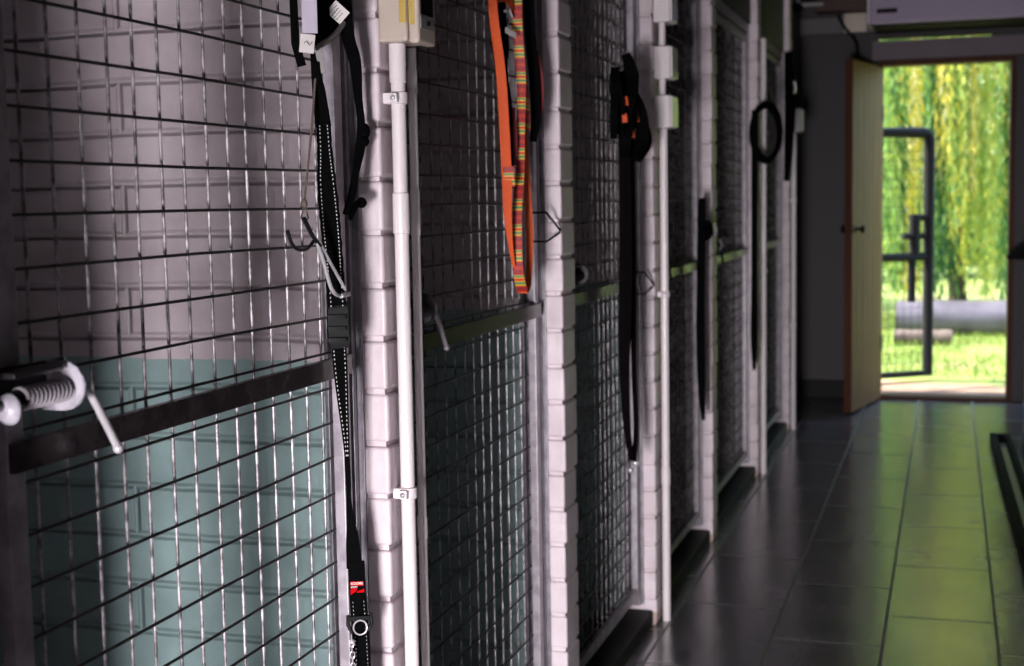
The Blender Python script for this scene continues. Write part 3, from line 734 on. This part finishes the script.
# latch hardware on the right wall by the door
t = thing('door_latch', (.42, 8.4, .9), 'black lever latch sticking out at the right of the doorway', 'latch')
MB().box(.402, .42, 8.30, 8.36, .80, 1.0, .004).build('plate', M_trough, t)
MB().prism([(.300, .862), (.306, .852), (.404, .845), (.404, .945), (.350, .900)], 'y', 8.315, 8.335, .003).build('lever', M_trough, t)
t = thing('leaning_board', (.36, 6.6, 0), 'dark blue board leaning on the right wall at the photo edge', 'board')
m = MB(); m.prism([(.332, 0.0), (.345, 0.0), (.419, 1.05), (.406, 1.05)], 'y', 6.15, 6.85, .002); m.build('board', M_blue, t)
t = thing('floor_trough', (.25, 7.22, 0), 'long low black metal channel lying on the tiles at the right', 'floor channel')
m = MB(); m.box(.200, .234, 4.0, 7.22, .0, .045, .002); m.box(.272, .296, 4.0, 7.17, .0, .045, .002); m.box(.234, .296, 7.17, 7.22, .0, .045, .002); m.box(.234, .272, 4.0, 4.03, .0, .045, .002)
m.build('rim', M_trough, t); MB().box(.2345, .2715, 4.032, 7.168, .0, .008).build('bed', M_troughbed, t)
t.rotation_euler.z = math.radians(.85)

# ------------------------------------------------------------------ outdoors
def ground_mat():
    t = NT('lawn_and_bare_earth'); geo = t.n('ShaderNodeNewGeometry').outputs['Position']
    sep = t.n('ShaderNodeSeparateXYZ'); t.l(geo, sep.inputs[0])
    g = t.ramp(t.noise(2.2, 6, 0.7, vec=geo), [(0.35, rgb(84, 106, 42)), (0.6, rgb(120, 136, 64))])
    e = t.ramp(t.noise(5, 5, vec=geo), [(0.3, rgb(124, 96, 78)), (0.7, rgb(152, 126, 108))])
    dist = t.math('ADD', sep.outputs['Y'], t.math('MULTIPLY', t.math('SUBTRACT', t.noise(1.6, 4, vec=geo), 0.5), 1.6))
    f = t.ramp(t.math('SUBTRACT', dist, 9.1), [(0.25, (1, 1, 1, 1)), (0.5, (0, 0, 0, 1))])
    f2 = t.ramp(t.noise(0.9, 3, vec=geo), [(0.58, (0, 0, 0, 1)), (0.66, (1, 1, 1, 1))])
    t.base(t.mix(t.math('MAXIMUM', f, t.math('MULTIPLY', f2, 0.8)), g, e)); t.set(0.9, 0, t.bump(t.noise(40, 4, vec=geo), 0.6, 0.02)); return t.m
struct('ground', MB().box(-25, 25, YE + .02, 60, -.12, -.005), ground_mat(), False)

def leaf_mat(name, stops, trans=0.6):
    t = NT(name)
    at = t.n('ShaderNodeAttribute', attribute_name='tint')
    c = t.ramp(at.outputs['Fac'], stops)
    t.base(c); t.set(0.5)
    tr = t.n('ShaderNodeBsdfTranslucent'); t.l(c, tr.inputs['Color'])
    mx = t.n('ShaderNodeMixShader'); mx.inputs[0].default_value = trans
    out = t.t.nodes['Material Output']
    t.l(t.p.outputs[0], mx.inputs[1]); t.l(tr.outputs[0], mx.inputs[2]); t.l(mx.outputs[0], out.inputs['Surface'])
    return t.m
M_willow = leaf_mat('willow_leaves', [(0.0, rgb(40, 84, 44)), (0.25, rgb(96, 142, 76)), (0.5, rgb(168, 196, 110)), (0.7, rgb(216, 216, 110)), (0.88, rgb(244, 220, 90)), (1.0, rgb(250, 238, 190))])
M_hedge = leaf_mat('hedge_leaves', [(0.0, rgb(30, 74, 40)), (0.5, rgb(70, 122, 56)), (1.0, rgb(140, 174, 84))])
M_grass = leaf_mat('grass_blades', [(0.0, rgb(74, 104, 34)), (0.6, rgb(112, 134, 56)), (1.0, rgb(152, 156, 90))])
M_bark = simple('bark', rgb(60, 50, 40), 0.85, 0, 0.4, 14, 0.6, 30)

def leaf_mesh(name, leaves, mat, parent=None):
    """leaves: (pos, dir, side, length, width, tint): each a folded four-vertex blade"""
    vs, fs, tv = [], [], []
    for p, d, s, L, Wd, ti in leaves:
        i = len(vs); n = d.cross(s)
        vs += [p, p + d * L * .45 + s * Wd * .5 + n * Wd * .15, p + d * L, p + d * L * .45 - s * Wd * .5 + n * Wd * .15]
        fs += [(i, i + 1, i + 2), (i, i + 2, i + 3)]; tv += [ti] * 4
    me = bpy.data.meshes.new(name); me.from_pydata([tuple(v) for v in vs], [], fs)
    a = me.attributes.new('tint', 'FLOAT', 'POINT'); a.data.foreach_set('value', tv)
    me.materials.append(mat); me.update()
    o = bpy.data.objects.new(name, me); COL.objects.link(o)
    if parent:
        o.parent = parent; o.matrix_parent_inverse = Matrix.Translation(-world_loc(parent))
    return o

rw_ = random.Random(21)
wt = thing('willow_tree', (.12, 15.2, 0), 'weeping willow with a dark trunk and hanging yellow-green branches beyond the door', 'tree')
m = MB(); m.tube(smooth_path([(.10, 15.2, -.02), (.07, 15.2, .6), (.10, 15.2, 1.5), (.05, 15.25, 2.6), (.12, 15.3, 4.2)], 4), [.11, .095, .09, .088, .086, .084, .082, .08, .10, .10, .10, .10, .10, .10, .09, .08, .07][:17], 10)
m.build('trunk', M_bark, wt)
m = MB()
for k in range(16):
    a = 2 * PI * k / 16 + rw_.uniform(-.2, .2); R = rw_.uniform(1.8, 3.4)
    m.tube(smooth_path([(.12, 15.3, 3.6), (.12 + .4 * R * math.cos(a), 15.3 + .4 * R * math.sin(a), 4.6), (.12 + R * math.cos(a), 15.3 + .8 * R * math.sin(a), 4.4)], 4), .04, 6)
m.build('branches', M_bark, wt)
lv = []
strands = []
for k in range(420):                                    # loose outer strands
    x = rw_.uniform(-3.4, 3.4); y = rw_.uniform(13.0, 17.2)
    if abs(x) < .9 and rw_.random() < .55: continue
    strands.append((x, y, rw_.uniform(3.2, 4.8), rw_.choice([rw_.uniform(.3, .9), rw_.uniform(.4, 1.6)]), rw_.gauss(.45, .25)))
for c in range(78):                                     # hanging clusters, each of one hue
    cx = rw_.uniform(-1.5, 1.5); cy = rw_.uniform(13.3, 16.8); ct = rw_.choice([.08, .25, .38, .5, .6, .78, .92]) + (.12 if cx > .2 else -.08)
    ctop = rw_.uniform(3.0, 4.8); cb = rw_.choice([rw_.uniform(.22, .5), rw_.uniform(.22, .5), rw_.uniform(.3, .7), rw_.uniform(.7, 1.7)])
    if c < 7: cx, cy, cb = .06 + .07 * (c - 3), 14.2 + .1 * (c % 3), .95 + .12 * (c % 4)
    for q in range(rw_.randint(5, 10)):
        strands.append((cx + rw_.gauss(0, .055), cy + rw_.gauss(0, .1), ctop + rw_.uniform(-.2, .3), cb + rw_.uniform(-.1, .25), ct + rw_.gauss(0, .06)))
for x, y, zt_, zb_, tint in strands:
    z = zt_; ph = rw_.uniform(0, 6); sw = rw_.uniform(.02, .08)
    while z > zb_:
        px = x + sw * math.sin(z * 1.3 + ph); py = y + sw * math.cos(z * 1.1 + ph)
        a = rw_.uniform(0, 2 * PI); d = Vector((math.cos(a) * .45, math.sin(a) * .45, -1)).normalized()
        b = rw_.uniform(0, 2 * PI); s = d.cross(Vector((math.cos(b), math.sin(b), 0.2))).normalized()
        lv.append((Vector((px, py, z)), d, s, rw_.uniform(.08, .15), rw_.uniform(.018, .028), min(1, max(0, tint + rw_.uniform(-.12, .12)))))
        z -= rw_.uniform(.022, .05)
leaf_mesh('foliage', lv, M_willow, wt)
# hedge of bushes behind, each bush a thing
for k, (bx, by, br, bh, lab) in enumerate(((-3.0, 21.0, 1.5, 2.0, 'dark green bush behind the willow, left of the gate post'), (.1, 22.0, 1.5, 1.7, 'dark green bush behind the willow trunk'), (3.2, 21.3, 1.5, 2.2, 'dark green bush behind the willow, right of the trunk'))):
    b = thing('background_bush', (bx, by, 0), lab, 'bush', 'bushes behind the willow')
    MB().tube([(bx, by, -.02), (bx + .05, by, 1.2)], .06, 6).build('stem', M_bark, b)
    lv = []
    for q in range(5200):
        a = rw_.uniform(0, 2 * PI); u = rw_.uniform(-1, 1); rr_ = rw_.uniform(.4, 1) ** .5
        v = Vector((math.cos(a) * math.sqrt(1 - u * u), math.sin(a) * math.sqrt(1 - u * u), u)) * rr_
        p = Vector((bx + v.x * br, by + v.y * br * .7, bh * .5 + .1 + v.z * bh * .5))
        d = Vector((rw_.uniform(-1, 1), rw_.uniform(-1, 1), rw_.uniform(-1, .6))).normalized(); s = d.orthogonal().normalized()
        lv.append((p, d, s, rw_.uniform(.10, .18), rw_.uniform(.06, .10), rw_.random()))
    leaf_mesh('foliage', lv, M_hedge, b)
# lawn blades
lv = []
for k in range(15000):
    y = 9.6 + 5.0 * rw_.random() ** .9; x = rw_.uniform(-2.0, 2.0)
    if 10.9 < y < 11.7 and x > .1 and rw_.random() < .8: continue
    d = Vector((rw_.uniform(-.4, .4), rw_.uniform(-.4, .4), 1)).normalized(); s = Vector((rw_.uniform(-1, 1), rw_.uniform(-1, 1), 0)).normalized()
    lv.append((Vector((x, y, -.006)), d, s, rw_.uniform(.03, .085), rw_.uniform(.006, .010), rw_.random()))
o = leaf_mesh('lawn_grass', lv, M_grass); tag(o, 'bright green grass growing outside the door', 'grass', kind='stuff')
# log and a shorter one
M_log = simple('weathered_pale_log', rgb(78, 73, 84), 0.5, 0, 0.35, 5, 0.5, 12)
M_stone = simple('grey_brown_log', rgb(80, 68, 64), 0.8, 0, 0.25, 9, 0.6, 20)
def log(name, x0, x1, y, r, mat, label, tilt=0):
    t = thing(name, (x0, y, 0), label, 'log'); m = MB(); n = 18; pts = []; rad = []
    rr = random.Random(int(abs(x0) * 100))
    for k in range(n):
        s = k / (n - 1); pts.append((x0 + (x1 - x0) * s, y + tilt * s, r * .97 + rr.uniform(-.004, .004))); rad.append(r * (1 + rr.uniform(-.04, .04)))
    m.tube(pts, rad, 20); m.build('trunk_length', mat, t)
    MB().lathe([(r * .9, 0), (r * .9, .012)], (x0 - .008, y, r * .97), (1, 0, 0), 20).build('sawn_end', M_stone, t)
    return t
log('fallen_log', -.43, 2.6, 12.75, .15, M_log, 'thick pale grey log lying on the grass under the willow')
log('fallen_log', -.42, .03, 11.85, .062, M_stone, 'short grey-brown log lying in front of the thick pale log')
# iron garden gate standing open outside
t = thing('iron_gate', (-.13, 9.55, 0), 'black iron garden gate with lock box standing open outside the door', 'gate')
A = Vector((-.13, 9.60, 0)); Bv = Vector((-.95, 8.98, 0)); gu = (Bv - A).normalized()
def gp(s, z): p = A + gu * s; return (p.x, p.y, z)
Lg = (Bv - A).length
fr = [gp(0, .045), gp(0, 1.57)] + [gp(.05 - .05 * math.cos(a), 1.57 + .05 * math.sin(a)) for a in (.5, 1.0)] + [gp(.05, 1.62), gp(Lg, 1.62), gp(Lg, .045)]
m = MB(); m.tube(fr, .038, 12, True); m.build('frame', M_gateblack, t)
MB().tube([gp(0, .815), gp(Lg, .815)], .028, 10).build('cross_bar', M_gateblack, t)
m = MB(); p = A + gu * .12
m.tube([gp(.11, .83), gp(.11, 1.09)], .036, 10); m.tube([gp(.0, 1.07), gp(.14, 1.07)], .024, 8); m.tube([gp(.0, .95), gp(.20, .95)], .022, 8); m.build('lock_box', M_gateblack, t)
MB().tube([gp(.13, .82), gp(.13, .52)], .026, 10).build('drop_bar', M_gateblack, t)
m = MB(); s = .07
while s < Lg - .03:
    m.tube([gp(s, .06), gp(s, 1.61)], .0018, 5); s += .06
z = .12
while z < 1.62:
    m.tube([gp(.02, z), gp(Lg - .02, z)], .0018, 5); z += .06
m.build('wire_mesh', M_gateblack, t)
MB().lathe([(.034, 0), (.034, 1.75), (.02, 1.77)], (Bv.x - .04, Bv.y - .03, -.02), (0, 0, 1), 14).build('hinge_post', M_gateblack, t)

# ------------------------------------------------------------------ light
W = bpy.data.worlds.new('sky'); sc.world = W; W.use_nodes = True
nt = W.node_tree; bg = nt.nodes['Background']
sky = nt.nodes.new('ShaderNodeTexSky'); sky.sky_type = 'NISHITA'; sky.sun_disc = False
sky.sun_elevation = math.radians(52); sky.sun_rotation = math.radians(250); sky.air_density = 1.2; sky.dust_density = 2.0
nt.links.new(sky.outputs[0], bg.inputs['Color']); bg.inputs['Strength'].default_value = 0.9
sl = bpy.data.lights.new('sun', 'SUN'); sl.energy = 24; sl.angle = math.radians(1.0); sl.color = (1.0, 0.95, 0.82)
so = bpy.data.objects.new('sun', sl); COL.objects.link(so)
so.rotation_euler = Vector((.70, .03, -.71)).to_track_quat('-Z', 'Y').to_euler()
al = bpy.data.lights.new('daylight_through_back_window', 'AREA'); al.shape = 'RECTANGLE'; al.size = WX1 - WX0 - .12; al.size_y = WZ1 - WZ0 - .12
al.energy = 360; al.color = (1.0, 0.96, 0.99)
ao = bpy.data.objects.new('daylight_through_back_window', al); COL.objects.link(ao)
ao.location = ((WX0 + WX1) / 2, -2.39, (WZ0 + WZ1) / 2); ao.rotation_euler = Vector((0, 1, 0)).to_track_quat('-Z', 'Z').to_euler()

vs = sc.view_settings
vs.view_transform = 'Standard'; vs.look = 'None'; vs.exposure = 0.0; vs.gamma = 1.0; vs.use_curve_mapping = False
